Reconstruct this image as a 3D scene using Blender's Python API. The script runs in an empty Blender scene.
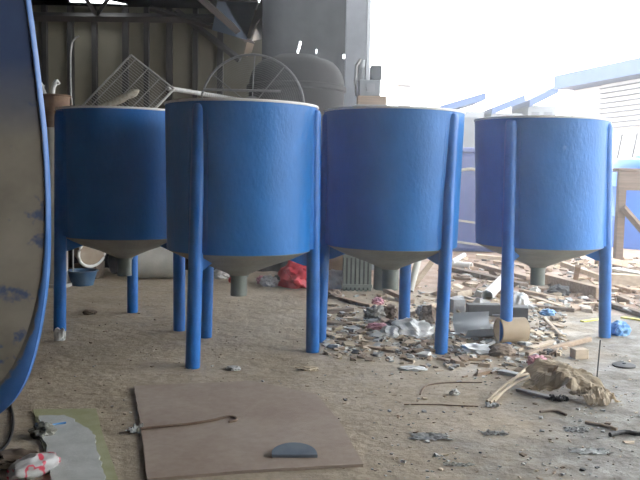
import bpy, bmesh, math, random
from mathutils import Vector, Matrix, noise
random.seed(7)
sc = bpy.context.scene
C = bpy.data.collections.new('workshop'); sc.collection.children.link(C)
HAZE = .017
PI = math.pi; R = math.radians

# ------------------------------------------------------------------ camera (fitted from the four tanks)
F, PITCH, ROLL, EYE = 771.8, 0.0858, 0.0199, 1.1
right0, up0 = Vector((1, 0, 0)), Vector((0, math.sin(PITCH), math.cos(PITCH)))
fwd = Vector((0, math.cos(PITCH), -math.sin(PITCH)))
rv = math.cos(ROLL) * right0 + math.sin(ROLL) * up0
uv = math.cos(ROLL) * up0 - math.sin(ROLL) * right0
cam = bpy.data.cameras.new('camera'); co = bpy.data.objects.new('camera', cam); C.objects.link(co)
co.matrix_world = Matrix(((rv.x, uv.x, -fwd.x, 0), (rv.y, uv.y, -fwd.y, 0), (rv.z, uv.z, -fwd.z, EYE), (0, 0, 0, 1)))
cam.sensor_width = 36; cam.lens = F / 640 * 36; cam.clip_end = 300; sc.camera = co

def ray(px, py):
    return F * fwd + (px - 320) * rv - (py - 240) * uv
def G(px, py, z=0.0):                      # where a sight line meets the level z
    d = ray(px, py); return Vector((0, 0, EYE)) + d * ((z - EYE) / d.z)
def P(px, py, Y):                          # where a sight line meets the depth Y
    d = ray(px, py); return Vector((0, 0, EYE)) + d * (Y / d.y)

# ------------------------------------------------------------------ materials
def mat(name, c1, c2=None, rough=0.6, scale=6.0, detail=6, bump=0.0, bscale=60, metal=0.0, stretch=(1, 1, 1), lo=.35, hi=.65, spec=0.5):
    m = bpy.data.materials.new(name); m.use_nodes = True
    nt = m.node_tree; n = nt.nodes; b = n['Principled BSDF']
    b.inputs['Roughness'].default_value = rough; b.inputs['Metallic'].default_value = metal
    b.inputs['Specular IOR Level'].default_value = spec
    b.inputs['Base Color'].default_value = (*c1, 1)
    tc = n.new('ShaderNodeTexCoord'); mp = n.new('ShaderNodeMapping'); mp.inputs['Scale'].default_value = stretch
    nt.links.new(tc.outputs['Object'], mp.inputs['Vector'])
    if c2:
        t = n.new('ShaderNodeTexNoise'); t.inputs['Scale'].default_value = scale; t.inputs['Detail'].default_value = detail
        r = n.new('ShaderNodeValToRGB'); r.color_ramp.elements[0].position = lo; r.color_ramp.elements[1].position = hi
        r.color_ramp.elements[0].color = (*c1, 1); r.color_ramp.elements[1].color = (*c2, 1)
        nt.links.new(mp.outputs['Vector'], t.inputs['Vector']); nt.links.new(t.outputs['Fac'], r.inputs['Fac'])
        nt.links.new(r.outputs['Color'], b.inputs['Base Color'])
    if bump:
        t = n.new('ShaderNodeTexNoise'); t.inputs['Scale'].default_value = bscale; t.inputs['Detail'].default_value = 5
        bp = n.new('ShaderNodeBump'); bp.inputs['Strength'].default_value = bump; bp.inputs['Distance'].default_value = .01
        nt.links.new(mp.outputs['Vector'], t.inputs['Vector']); nt.links.new(t.outputs['Fac'], bp.inputs['Height'])
        nt.links.new(bp.outputs['Normal'], b.inputs['Normal'])
    return m

M = {}
M['blue'] = mat('blue_paint', (.010, .14, .42), (.02, .18, .52), .46, 5, bump=.3, bscale=38, stretch=(1, 1, .6), spec=.3)
M['blue_leg'] = mat('blue_leg_paint', (.010, .13, .43), (.02, .165, .53), .4, 9, bump=.35, bscale=30, spec=.35)
M['frp'] = mat('raw_grey_fibreglass', (.20, .20, .165), (.27, .265, .22), .6, 8, bump=.3, bscale=45)
M['frp_pale'] = mat('pale_fibreglass', (.36, .35, .30), (.48, .46, .40), .55, 6, bump=.2, bscale=40)
M['frp_edge'] = mat('cut_fibreglass_edge', (.74, .74, .69), (.82, .82, .78), .5, 20)
M['outlet'] = mat('grey_green_pipe', (.15, .175, .15), (.2, .22, .19), .5, 10)
M['wall'] = mat('dull_tin_sheet', (.13, .12, .085), (.18, .165, .12), .6, 1.2, bump=.1, bscale=9)
M['tin'] = mat('dusty_roof_tin', (.06, .06, .055), (.09, .085, .075), .65, 2)
M['steel_dark'] = mat('dark_steel', (.022, .022, .022), (.035, .033, .03), .6, 5)
M['grey_post'] = mat('grey_painted_post', (.10, .11, .125), (.14, .15, .17), .5, 4)
M['tarp'] = mat('charcoal_tarpaulin', (.03, .034, .04), (.05, .055, .06), .85, 4, bump=.3, bscale=8, spec=.2)
M['vat'] = mat('charcoal_vat', (.018, .018, .019), (.03, .029, .028), .85, 3, bump=.2, bscale=20, spec=.15)
M['guard'] = mat('dull_fan_guard_wire', (.14, .145, .145), (.19, .19, .185), .5, 30, metal=.2)
M['wire'] = mat('galvanised_wire', (.30, .30, .29), (.4, .4, .38), .5, 30, metal=.25)
M['white_wire'] = mat('white_coated_wire', (.6, .6, .57), (.72, .72, .68), .5, 30)
M['rust'] = mat('rusty_steel', (.13, .075, .045), (.2, .13, .085), .8, 9, bump=.2)
M['paper'] = mat('white_paper', (.62, .62, .58), (.72, .72, .69), .7, 12)
M['plastic_white'] = mat('white_plastic_film', (.62, .64, .63), (.8, .8, .78), .35, 12)
M['pvc'] = mat('white_pvc', (.66, .67, .66), (.75, .75, .72), .35, 8)
M['black'] = mat('black_rubber', (.012, .012, .013), (.02, .02, .02), .5, 8)
M['wood'] = mat('weathered_timber', (.33, .235, .16), (.47, .36, .26), .75, 5, stretch=(.6, 8, 8), bump=.15, bscale=30)
M['wood_pale'] = mat('pale_new_timber', (.52, .41, .29), (.66, .55, .42), .7, 5, stretch=(.6, 8, 8), bump=.1)
M['wood_dark'] = mat('dark_wet_timber', (.12, .085, .06), (.2, .15, .11), .75, 5, stretch=(.6, 8, 8), bump=.15)
M['bench_wood'] = mat('brown_bench_timber', (.13, .085, .055), (.2, .14, .1), .75, 5, stretch=(.6, 8, 8), bump=.15)
M['card'] = mat('tan_cardboard', (.42, .32, .2), (.52, .41, .28), .8, 7)
M['kraft'] = mat('dirty_kraft_paper', (.5, .41, .28), (.64, .54, .40), .85, 9, bump=.35, bscale=22)
M['concrete'] = mat('pale_concrete_block', (.42, .43, .43), (.52, .52, .51), .85, 15, bump=.3)
M['stone'] = mat('brown_rubble', (.2, .15, .115), (.32, .25, .19), .9, 9, bump=.4)
M['slab'] = mat('charcoal_slab', (.06, .065, .07), (.1, .1, .1), .7, 8)
M['sheet'] = mat('grey_sheet_metal', (.34, .37, .4), (.44, .46, .48), .45, 5, metal=.3)
M['red'] = mat('red_plastic', (.62, .035, .06), (.72, .07, .09), .4, 8)
M['pink'] = mat('pink_plastic', (.55, .22, .28), (.68, .36, .4), .5, 9)
M['yellow'] = mat('yellow_plastic', (.66, .6, .08), (.75, .7, .15), .5, 9)
M['blue_bag'] = mat('light_blue_plastic', (.06, .24, .55), (.2, .42, .7), .4, 20)
M['blue_drum'] = mat('bright_blue_plastic', (.02, .15, .62), (.03, .18, .68), .4, 4)
M['navy'] = mat('faded_navy_fibreglass', (.05, .08, .25), (.07, .1, .3), .45, 4, bump=.1)
M['basin'] = mat('pale_blue_basin', (.03, .085, .17), (.06, .12, .19), .5, 12)
M['tan'] = mat('tan_fibreglass', (.33, .26, .19), (.4, .33, .25), .7, 8)
M['green_board'] = mat('pale_olive_board', (.33, .33, .17), (.4, .4, .24), .8, 12)
M['grey_paint'] = mat('grey_plaster_coat', (.46, .47, .44), (.58, .585, .555), .8, 10, bump=.1)
M['scrap'] = mat('blue_grey_scrap', (.15, .19, .24), (.22, .26, .3), .5, 14)
M['white_wall'] = mat('whitewashed_wall', (.42, .42, .42), (.46, .46, .46), .8, 3)
M['fascia'] = mat('pale_blue_roof', (.03, .06, .135), (.035, .068, .15), .6, 3)
M['shed_wall'] = mat('pale_shed_wall', (.13, .145, .155), (.15, .165, .18), .8, 3)
M['shed_dark'] = mat('shed_shadow_door', (.06, .068, .078), (.07, .078, .09), .8, 3)
M['skylight'] = mat('translucent_blue_panel', (.10, .14, .2), (.14, .18, .24), .5, 3)
M['fibre'] = mat('tan_fibre_roll', (.33, .3, .24), (.45, .42, .35), .9, 30, bump=.5)
M['machine'] = mat('grey_machine_paint', (.28, .31, .34), (.36, .39, .41), .5, 8)

m = bpy.data.materials.new('translucent_white_sheet'); m.use_nodes = True; nt = m.node_tree; M['scrap_white'] = m
tr = nt.nodes.new('ShaderNodeBsdfTranslucent'); tr.inputs['Color'].default_value = (.5, .46, .42, 1); mxs = nt.nodes.new('ShaderNodeMixShader'); mxs.inputs[0].default_value = .5
nt.nodes['Principled BSDF'].inputs['Base Color'].default_value = (.6, .56, .52, 1)
nt.links.new(nt.nodes['Principled BSDF'].outputs[0], mxs.inputs[1]); nt.links.new(tr.outputs[0], mxs.inputs[2]); nt.links.new(mxs.outputs[0], nt.nodes['Material Output'].inputs['Surface'])

def node_mat(name):
    m = bpy.data.materials.new(name); m.use_nodes = True
    return m, m.node_tree.nodes, m.node_tree.links, m.node_tree.nodes['Principled BSDF']

def ramp(n, l, src, stops):
    r = n.new('ShaderNodeValToRGB'); e = r.color_ramp.elements
    while len(e) < len(stops): e.new(.5)
    for q, (p, c) in zip(e, stops): q.position = p; q.color = (*c, 1)
    l.new(src, r.inputs['Fac']); return r.outputs['Color']
def mixc(n, l, fac, a, b):
    x = n.new('ShaderNodeMix'); x.data_type = 'RGBA'
    l.new(fac, x.inputs[0]); l.new(a, x.inputs[6]); l.new(b, x.inputs[7]); return x.outputs[2]
def nz(n, l, vec, s, d=6, r=.6):
    t = n.new('ShaderNodeTexNoise'); t.inputs['Scale'].default_value = s; t.inputs['Detail'].default_value = d; t.inputs['Roughness'].default_value = r
    l.new(vec, t.inputs['Vector']); return t.outputs['Fac']
def mth(n, l, op, a, b):
    x = n.new('ShaderNodeMath'); x.operation = op; x.use_clamp = False
    for i, v in enumerate((a, b)):
        if isinstance(v, (int, float)): x.inputs[i].default_value = v
        else: l.new(v, x.inputs[i])
    return x.outputs[0]

# dusty floor: grey-tan screed indoors, broken brown soil where the yard begins
m, n, l, b = node_mat('dusty_floor'); M['floor'] = m
geo = n.new('ShaderNodeNewGeometry'); pos = geo.outputs['Position']
sep = n.new('ShaderNodeSeparateXYZ'); l.new(pos, sep.inputs[0])
base = ramp(n, l, nz(n, l, pos, 1.3), [(.3, (.29, .225, .15)), (.5, (.40, .325, .23)), (.7, (.50, .42, .31))])
fine = ramp(n, l, nz(n, l, pos, 22, 8, .7), [(.3, (.2, .155, .105)), (.5, (.42, .345, .25)), (.66, (.58, .50, .39))])
half = n.new('ShaderNodeValue'); half.outputs[0].default_value = .5
floorc = mixc(n, l, half.outputs[0], base, fine)
greyc = ramp(n, l, nz(n, l, pos, 9, 9, .75), [(.34, (.11, .10, .085)), (.5, (.215, .205, .18)), (.62, (.34, .33, .30)), (.70, (.6, .6, .58))])
mx = mth(n, l, 'ADD', mth(n, l, 'MULTIPLY', sep.outputs[0], 1.0), mth(n, l, 'MULTIPLY', sep.outputs[1], -.45))
gfac = ramp(n, l, mth(n, l, 'ADD', mth(n, l, 'MULTIPLY', mx, .5), mth(n, l, 'MULTIPLY', nz(n, l, pos, 1.8), 1.0)), [(.05, (0, 0, 0)), (.35, (.85, .85, .85))])
floorc = mixc(n, l, gfac, floorc, greyc)
soil = ramp(n, l, nz(n, l, pos, 5, 8, .7), [(.3, (.19, .115, .075)), (.5, (.33, .215, .15)), (.7, (.46, .34, .26))])
sx = mth(n, l, 'ADD', mth(n, l, 'MULTIPLY', sep.outputs[1], .5), mth(n, l, 'MULTIPLY', sep.outputs[0], .35))
sf = ramp(n, l, mth(n, l, 'SUBTRACT', mth(n, l, 'ADD', sx, mth(n, l, 'MULTIPLY', nz(n, l, pos, 2.5), .9)), 4.1), [(.2, (0, 0, 0)), (.5, (1, 1, 1))])
floorc = mixc(n, l, sf, floorc, soil)
l.new(floorc, b.inputs['Base Color'])
rr = ramp(n, l, nz(n, l, pos, 3), [(.35, (.45, .45, .45)), (.6, (.9, .9, .9))]); l.new(rr, b.inputs['Roughness'])
bp = n.new('ShaderNodeBump'); bp.inputs['Strength'].default_value = .5; bp.inputs['Distance'].default_value = .05
l.new(nz(n, l, pos, 7, 9, .62), bp.inputs['Height']); l.new(bp.outputs['Normal'], b.inputs['Normal'])

# dirty face of the big dish: tan dust over grey, blue paint at its top and in smears
m, n, l, b = node_mat('dirty_dish_face'); M['dish'] = m
tc = n.new('ShaderNodeTexCoord'); oc = tc.outputs['Object']
sep = n.new('ShaderNodeSeparateXYZ'); l.new(oc, sep.inputs[0])
dirt = ramp(n, l, nz(n, l, oc, 3.5, 8), [(.3, (.26, .235, .19)), (.5, (.36, .325, .265)), (.7, (.44, .40, .33))])
bl = ramp(n, l, nz(n, l, oc, 4), [(.3, (.03, .075, .22)), (.7, (.055, .12, .30))])
f1 = ramp(n, l, mth(n, l, 'ADD', mth(n, l, 'MULTIPLY', mth(n, l, 'SUBTRACT', sep.outputs[2], 1.2), 3.0), mth(n, l, 'MULTIPLY', mth(n, l, 'SUBTRACT', nz(n, l, oc, 2), .5), .5)), [(0, (0, 0, 0)), (.9, (.9, .9, .9))])
f2 = ramp(n, l, nz(n, l, oc, 6, 4), [(.58, (0, 0, 0)), (.63, (.8, .8, .8))])
l.new(mixc(n, l, f2, mixc(n, l, f1, dirt, bl), bl), b.inputs['Base Color'])
b.inputs['Roughness'].default_value = .6
m, n, l, b = node_mat('scuffed_blue_rim'); M['dish_rim'] = m
tc = n.new('ShaderNodeTexCoord'); oc = tc.outputs['Object']
a1 = ramp(n, l, nz(n, l, oc, 5), [(.3, (.03, .12, .36)), (.7, (.07, .2, .5))]); a2 = ramp(n, l, nz(n, l, oc, 9), [(.3, (.16, .15, .13)), (.7, (.36, .325, .265))])
at = n.new('ShaderNodeAttribute'); at.attribute_name = 'band'        # 0 at the inner border of the brushed band, 1 at the lip
l.new(mixc(n, l, ramp(n, l, mth(n, l, 'ADD', mth(n, l, 'MULTIPLY', at.outputs['Fac'], -.55), nz(n, l, oc, 7, 6)), [(.28, (0, 0, 0)), (.36, (.95, .95, .95))]), a1, a2), b.inputs['Base Color'])
b.inputs['Roughness'].default_value = .45
# stained brown sheet on the floor
m, n, l, b = node_mat('stained_brown_sheet'); M['board'] = m
tc = n.new('ShaderNodeTexCoord'); oc = tc.outputs['Object']
c1 = ramp(n, l, nz(n, l, oc, 2.2, 6), [(.3, (.28, .19, .135)), (.5, (.36, .27, .205)), (.72, (.46, .385, .315))])
c2 = ramp(n, l, nz(n, l, oc, 30, 6), [(.3, (.30, .235, .19)), (.7, (.44, .38, .32))])
hv = n.new('ShaderNodeValue'); hv.outputs[0].default_value = .4
l.new(mixc(n, l, hv.outputs[0], c1, c2), b.inputs['Base Color']); b.inputs['Roughness'].default_value = .75
# red and white wrapper
m, n, l, b = node_mat('red_white_wrapper'); M['wrapper'] = m
tc = n.new('ShaderNodeTexCoord'); oc = tc.outputs['Object']
l.new(ramp(n, l, nz(n, l, oc, 9, 3), [(.52, (.38, .37, .36)), (.54, (.5, .03, .06)), (.575, (.5, .05, .08)), (.60, (.38, .38, .36))]), b.inputs['Base Color'])
b.inputs['Roughness'].default_value = .4

# ------------------------------------------------------------------ mesh helpers
def obj(name, bm, m, parent=None, loc=None, smooth=True, bevel=0):
    me = bpy.data.meshes.new(name); bmesh.ops.recalc_face_normals(bm, faces=bm.faces[:])
    for f in bm.faces: f.smooth = smooth
    bm.to_mesh(me); bm.free()
    for x in (m if isinstance(m, (list, tuple)) else [m]): me.materials.append(M[x] if isinstance(x, str) else x)
    if smooth:
        try: me.set_sharp_from_angle(angle=R(40))
        except Exception: pass
    o = bpy.data.objects.new(name, me); C.objects.link(o)
    if parent: o.parent = parent
    if loc is not None: o.location = loc
    if bevel:
        md = o.modifiers.new('bevel', 'BEVEL'); md.width = bevel; md.segments = 2; md.limit_method = 'ANGLE'
    return o
def tag(o, label, cat, group=None, kind=None):
    o['label'] = label; o['category'] = cat
    if group: o['group'] = group
    if kind: o['kind'] = kind
    return o
def struct(name, bm, m, smooth=False, parent=None):
    o = obj(name, bm, m, smooth=smooth, parent=parent)
    if not parent: o['kind'] = 'structure'
    return o
def thing(name, loc, label, cat, group=None, rz=0):
    o = bpy.data.objects.new(name, None); C.objects.link(o); o.empty_display_size = .1
    o.location = loc; o.rotation_euler = (0, 0, rz); return tag(o, label, cat, group)
BM = bmesh.new
def box(bm, c, s, rot=None, mi=0):
    mtx = Matrix.Translation(Vector(c)) @ (rot.to_4x4() if rot else Matrix()) @ Matrix.Diagonal((*s, 1))
    r = bmesh.ops.create_cube(bm, size=1, matrix=mtx)
    for f in {f for v in r['verts'] for f in v.link_faces}: f.material_index = mi
    return r['verts']
def frame(d):
    d = d.normalized(); a = Vector((0, 0, 1)) if abs(d.z) < .95 else Vector((1, 0, 0))
    x = a.cross(d).normalized(); return x, d.cross(x)
def tube(bm, pts, r, seg=8, cap=True, closed=False):
    pts = [Vector(p) for p in pts]; rs = r if isinstance(r, (list, tuple)) else [r] * len(pts); rings = []
    k = len(pts)
    for i, p in enumerate(pts):
        d = (pts[(i + 1) % k] - pts[i - 1]) if closed else pts[min(i + 1, k - 1)] - pts[max(i - 1, 0)]
        x, y = frame(d)
        if rings and not closed:
            x = (px_ - d.normalized() * px_.dot(d.normalized())).normalized(); y = d.normalized().cross(x)
        px_ = x
        rings.append([bm.verts.new(p + rs[i] * (math.cos(2 * PI * j / seg) * x + math.sin(2 * PI * j / seg) * y)) for j in range(seg)])
    for i in range(k if closed else k - 1):
        a, b_ = rings[i], rings[(i + 1) % k]
        for j in range(seg): bm.faces.new((a[j], a[(j + 1) % seg], b_[(j + 1) % seg], b_[j]))
    if cap and not closed: bm.faces.new(rings[0][::-1]); bm.faces.new(rings[-1])
    return rings
def lathe(bm, prof, seg=48, c=(0, 0), close=False):
    rings = []
    for r, z in prof:
        if r < 1e-5: rings.append([bm.verts.new((c[0], c[1], z))])
        else: rings.append([bm.verts.new((c[0] + r * math.cos(2 * PI * j / seg), c[1] + r * math.sin(2 * PI * j / seg), z)) for j in range(seg)])
    pairs = list(zip(rings, rings[1:])) + ([(rings[-1], rings[0])] if close else [])
    for a, b_ in pairs:
        for j in range(seg):
            q = (a[0], b_[j], b_[(j + 1) % seg]) if len(a) == 1 else (a[j], a[(j + 1) % seg], b_[0]) if len(b_) == 1 else (a[j], a[(j + 1) % seg], b_[(j + 1) % seg], b_[j])
            if len(a) > 1 or len(b_) > 1: bm.faces.new(q)
def rot_bm(bm, mtx): bmesh.ops.transform(bm, matrix=mtx, verts=bm.verts[:])
def prism(bm, poly, z0, z1, mi=0):
    a = [bm.verts.new((x, y, z0)) for x, y in poly]; b_ = [bm.verts.new((x, y, z1)) for x, y in poly]; k = len(poly)
    fs = [bm.faces.new(a[::-1]), bm.faces.new(b_)] + [bm.faces.new((a[i], a[(i + 1) % k], b_[(i + 1) % k], b_[i])) for i in range(k)]
    for f in fs: f.material_index = mi
def catmull(pts, sub=6, closed=False):
    k = len(pts); out = []
    g = (lambda i: pts[i % k]) if closed else (lambda i: pts[max(0, min(k - 1, i))])
    for i in range(k if closed else k - 1):
        p0, p1, p2, p3 = g(i - 1), g(i), g(i + 1), g(i + 2)
        for s in range(sub):
            t = s / sub
            out.append(.5 * ((2 * p1) + (p2 - p0) * t + (2 * p0 - 5 * p1 + 4 * p2 - p3) * t * t + (3 * p1 - p0 - 3 * p2 + p3) * t ** 3))
    if not closed: out.append(pts[-1])
    return out
def lump(bm, s, seed, amp=.28, freq=2.2, sub=4, sharp=False):        # crumpled bag or stone, its base flattened on z = 0
    r = bmesh.ops.create_icosphere(bm, subdivisions=sub, radius=1)
    off = Vector((seed * 3.17, seed * 1.3, -seed))
    for v in r['verts']:
        nn = noise.noise(v.co * freq + off) + .5 * noise.noise(v.co * freq * 2.3 + off)
        if sharp: nn = 1 - 2 * abs(noise.noise(v.co * freq * .62 + off)) - .35 * abs(noise.noise(v.co * freq * 1.5 + off))
        v.co *= 1 + amp * nn
        v.co = Vector((v.co.x * s[0] / 2, v.co.y * s[1] / 2, max(0, (v.co.z + .55)) * s[2] / 1.6))
def crumple(bm, poly_w, poly_d, seed, amp, nx=26, ny=18, rag=.12, thick=.004):   # a crumpled ragged sheet around the origin
    vs = []
    off = Vector((seed * 2.1, seed, 0))
    for j in range(ny + 1):
        row = []
        for i in range(nx + 1):
            x, y = (i / nx - .5), (j / ny - .5)
            e = rag * noise.noise(Vector((x * 5, y * 5, seed)))
            z = amp * (abs(noise.noise(Vector((x * 4, y * 3, 0)) + off)) * 1.4 + .5 * abs(noise.noise(Vector((x * 9, y * 8, 3)) + off)))
            row.append(bm.verts.new((x * poly_w * (1 + e), y * poly_d * (1 + rag * noise.noise(Vector((y * 6, x * 7, seed + 9)))), z)))
        vs.append(row)
    for j in range(ny):
        for i in range(nx): bm.faces.new((vs[j][i], vs[j][i + 1], vs[j + 1][i + 1], vs[j + 1][i]))
    mz = min(v.co.z for v in bm.verts)
    for v in bm.verts: v.co.z -= mz
    r = bmesh.ops.solidify(bm, geom=bm.faces[:], thickness=thick)

# ------------------------------------------------------------------ the setting
b = BM()
for (x0, x1, y0, y1) in ((-9, 60, -5, 90),):
    vs = [b.verts.new(v) for v in ((x0, y0, 0), (x1, y0, 0), (x1, y1, 0), (x0, y1, 0))]; b.faces.new(vs)
struct('floor', b, 'floor')

YB = 14.0
XR = P(268, 60, YB).x
b = BM(); box(b, ((-9 + XR) / 2, YB + .03, 2), (XR + 9, .06, 4)); struct('wall_back', b, 'wall')
b = BM(); box(b, (-9, 5, 2.7), (.08, 18.2, 5.4)); struct('wall_left', b, 'tin')
b = BM(); box(b, (-2.2, -4, 2.7), (13.6, .08, 5.4)); struct('wall_front', b, 'tin')  # unseen wall behind the camera, kept closed to cut frontal fill light
b = BM(); box(b, (4.6, -1.5, 2.7), (.08, 5.0, 5.4)); struct('wall_right', b, 'tin')  # unseen wall, its length set to limit light from the right opening
# roof over the work area (out of frame) and its higher bay along the back wall
b = BM(); 
for k in range(44):
    x = -9 + k * .32
    box(b, (x + .16, 3.4, 4.35 + (.02 if k % 2 else 0)), (.32, 15, .03))
struct('ceiling', b, 'tin')
ZB = 3.98                                             # low back bay: sheets run from the wall towards us, one gap lets the sky in
gp = [G(70, 2, ZB), G(133, 15.5, ZB), G(133, 5.5, ZB), G(70, -8, ZB)]; b = BM()
vo = [b.verts.new((x, y, ZB)) for x, y in ((-9, YB), (-1.12, YB), (-1.12, 10.9), (-9, 10.9))]; vi = [b.verts.new(q) for q in gp]
for i in range(4): b.faces.new((vo[i], vo[(i + 1) % 4], vi[(i + 1) % 4], vi[i]))
bmesh.ops.solidify(b, geom=b.faces[:], thickness=.008)
box(b, (-2.2, 10.92, 4.7), (13.6, .04, 1.5)); struct('ceiling_back', b, 'tin')
# wall posts and rail of the back wall
for i, px in enumerate((18, 44, 70, 94, 125, 146, 169, 195, 220)):
    q = P(px, 60, YB - .1); b = BM(); box(b, (q.x, YB - .05, 1.98), (.085 if i % 2 else .1, .1, 3.96)); struct('trim_%d' % (i + 1), b, 'steel_dark')
a, c = P(-40, 16, YB - .15), P(268, 19, YB - .15)
b = BM(); tube(b, [a, c], .08, 4); struct('trim_10', b, 'steel_dark')

# ------------------------------------------------------------------ the four hopper tanks
S = 1.1
TR, TH, TB, TL, TO, CZ = .4092 * S, 1.3616 * S, .5792 * S, .4207 * S, .3166 * S, .475
LR = .041
RT, RB = TR * 1.008, TR * .965
def make_tank(loc, th, label, lean=(0, 0), twist=(0, 0, 0), inset=.03, grow=0, aoff=(0, 0, 0)):
    t = thing('hopper_tank', loc, label, 'tank', 'blue hopper tanks on three legs', rz=th)
    lv = Matrix.Rotation(-th, 3, 'Z') @ Vector((lean[0], lean[1], 0))
    def fin(name, bm, m, smooth=True):
        for v in bm.verts: v.co += lv * (v.co.z / TH) + Vector((0, 0, grow * v.co.z / TH))
        return obj(name, bm, m, t, smooth=smooth)
    b = BM(); lathe(b, [(RB, TB), (RB + (RT - RB) * .4, TB + .35), (RT, TH - .012), (RT - .012, TH - .012), (RB - .012, TB + .005), (RB - .012, TB)], 72, close=True); fin('body', b, 'blue')
    b = BM(); lathe(b, [(RT - .014, TH - .014), (RT + .004, TH - .014), (RT + .007, TH - .007), (RT + .004, TH), (RT - .014, TH), (RT - .016, TH - .007)], 72, close=True); fin('rim', b, 'frp_edge')['label'] = 'pale unpainted rim'
    b = BM(); lathe(b, [(RB - .002, TB + .004), (RB - .004, TB - .004), (TR * .72, TB - .055), (TR * .4, TB - .105), (.075, CZ + .012), (.058, CZ), (.05, CZ + .01), (TR * .4, TB - .095), (RB - .02, TB + .004)], 72, close=True); fin('cone', b, 'frp')['label'] = 'bare grey fibreglass cone'
    b = BM(); lathe(b, [(.05, CZ + .012), (.05, TO), (.043, TO), (.043, CZ + .012)], 32, close=True); lathe(b, [(.058, CZ - .01), (.058, CZ + .012), (.049, CZ + .012), (.049, CZ - .01)], 32, close=True)
    fin('outlet_pipe', b, 'outlet')['label'] = 'grey outlet pipe'
    for k in range(3):
        ins = inset[k] if isinstance(inset, tuple) else inset; a = k * 2 * PI / 3 + aoff[k]; d = Vector((math.cos(a), math.sin(a), 0)); e = Vector((-d.y, d.x, 0))
        b = BM()
        lathe(b, [(0, 0), (LR, 0), (LR, TH - .055), (LR * .8, TH - .03), (0, TH - .02)], 28)
        for v in b.verts: v.co += d * (TL - ins * v.co.z / TH) + e * (twist[k] * v.co.z / TH)
        # layup fillet that bonds the leg to the tank wall
        for sgn in (-1, 1):
            vv = []
            for z in (TB + .01, TH - .06):
                u = z / TH; c = d * (TL - ins * u) + e * (twist[k] * u); rw = RB + (RT - RB) * (z - TB) / (TH - TB) + .0015
                a2 = a + twist[k] * u / TL + sgn * .15
                vv.append([b.verts.new(Vector((q.x, q.y, z))) for q in (c + e * sgn * LR * .97, c + e * sgn * LR * .2 - d * .03, Vector((math.cos(a2), math.sin(a2), 0)) * rw)])
            b.faces.new(vv[0]); b.faces.new(vv[1])
            for i in range(3): b.faces.new((vv[0][i], vv[0][(i + 1) % 3], vv[1][(i + 1) % 3], vv[1][i]))
        fin('leg', b, 'blue_leg')
        b = BM(); tl = TL - ins * .45; pr = [(tl - .01, TB + .01), (tl - .01, TB - .1), (tl - .06, TB - .092), (TR * .68, TB - .062), (TR * .86, TB - .026)]
        vs = [[b.verts.new((d * r_ + e * (s_ * .012 + twist[k] * .4)) + Vector((0, 0, z_))) for r_, z_ in pr] for s_ in (-1, 1)]
        b.faces.new(vs[0]); b.faces.new(vs[1][::-1])
        for i in range(5): b.faces.new((vs[0][i], vs[0][(i + 1) % 5], vs[1][(i + 1) % 5], vs[1][i]))
        fin('gusset', b, 'blue_leg', False)
    return t
tanks = [(-1.261, 4.957, -2.499, 'leftmost blue hopper tank, darkest in shade, with wire rack showing above'),
         (-.449, 4.25, -2.037, 'nearest blue hopper tank, second from left, round fan guard showing above its rim'),
         (.424, 4.624, -2.959, 'blue hopper tank third from left, its slanting right leg beside a bright gap'),
         (1.408, 4.916, -2.279, 'rightmost blue hopper tank, in front of the timber bench and wood scraps')]
extra = [dict(grow=.008, inset=.012, twist=(.03, 0, 0)), dict(lean=(.012, 0), twist=(0, -.11, 0), inset=.036), dict(twist=(0, .07, 0), inset=.03, grow=.012), dict(lean=(-.03, 0), inset=(.02, .06, .03), twist=(0, -.16, 0), aoff=(0, 0, -.12))]
for (x, y, th, lab), kw in zip(tanks, extra):              # hand-made, so each leans a little its own way
    make_tank((x * S, y * S, 0), th, lab, **kw)

# ------------------------------------------------------------------ the big dished tank end at the left
YD = 2.95
pr = [(-190, -262), (-90, -238), (-30, -190), (2, -120), (17, -60), (27, 0), (34, 50), (40, 100), (44.5, 140), (47.5, 185), (48.5, 235), (47, 285), (41, 330), (33, 366), (22, 395), (3, 419), (-35, 441), (-100, 450), (-190, 452)]
ptr = [P(x, y, YD) for x, y in pr]; xc = P(-190, 200, YD).x
ptl = [Vector((2 * xc - q.x, q.y, q.z)) for q in ptr[1:-1]][::-1]
out = catmull([Vector((q.x, 0, q.z)) for q in ptr + ptl], 5, True)
zmin = min(q.z for q in out); cen = Vector((xc, 0, 1.2))
t = thing('tank_end', (xc, YD, 0), 'huge dirty round dished tank end with blue rim, standing at left edge of photo', 'tank')
def dishp(q, s): 
    w = cen + (q - cen) * s; return Vector((w.x - xc, -.16 * (1 - s * s), w.z - zmin))
def inner(q):                              # the painted band is wider low down
    f = max(0, min(1, (1.0 - q.z) / 1.0)); return .986 - .075 * f * f
b = BM(); k = len(out); rows = []
for s in [0.02] + [i / 9 for i in range(1, 10)]:
    rows.append([b.verts.new(dishp(q, s * inner(q))) for q in out])
for r0, r1 in zip(rows, rows[1:]):
    for i in range(k): b.faces.new((r0[i], r0[(i + 1) % k], r1[(i + 1) % k], r1[i]))
b.faces.new(rows[0]); obj('face', b, 'dish', t)
b = BM(); rows = []; band = []
for s, dy in ((0, 0), (.25, -.004), (.5, -.006), (.75, -.005), (1, -.002), (1.0, .03), (.2, .04)):
    rows.append([b.verts.new(dishp(q, inner(q) + (1 - inner(q)) * s) + Vector((0, dy, 0))) for q in out]); band += [s if dy < .03 else 1] * k
for r0, r1 in zip(rows, rows[1:]):
    for i in range(k): b.faces.new((r0[i], r0[(i + 1) % k], r1[(i + 1) % k], r1[i]))
o = obj('rim', b, 'dish_rim', t); at = o.data.attributes.new('band', 'FLOAT', 'POINT'); at.data.foreach_set('value', band); o['label'] = 'brushed blue rim band'

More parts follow.
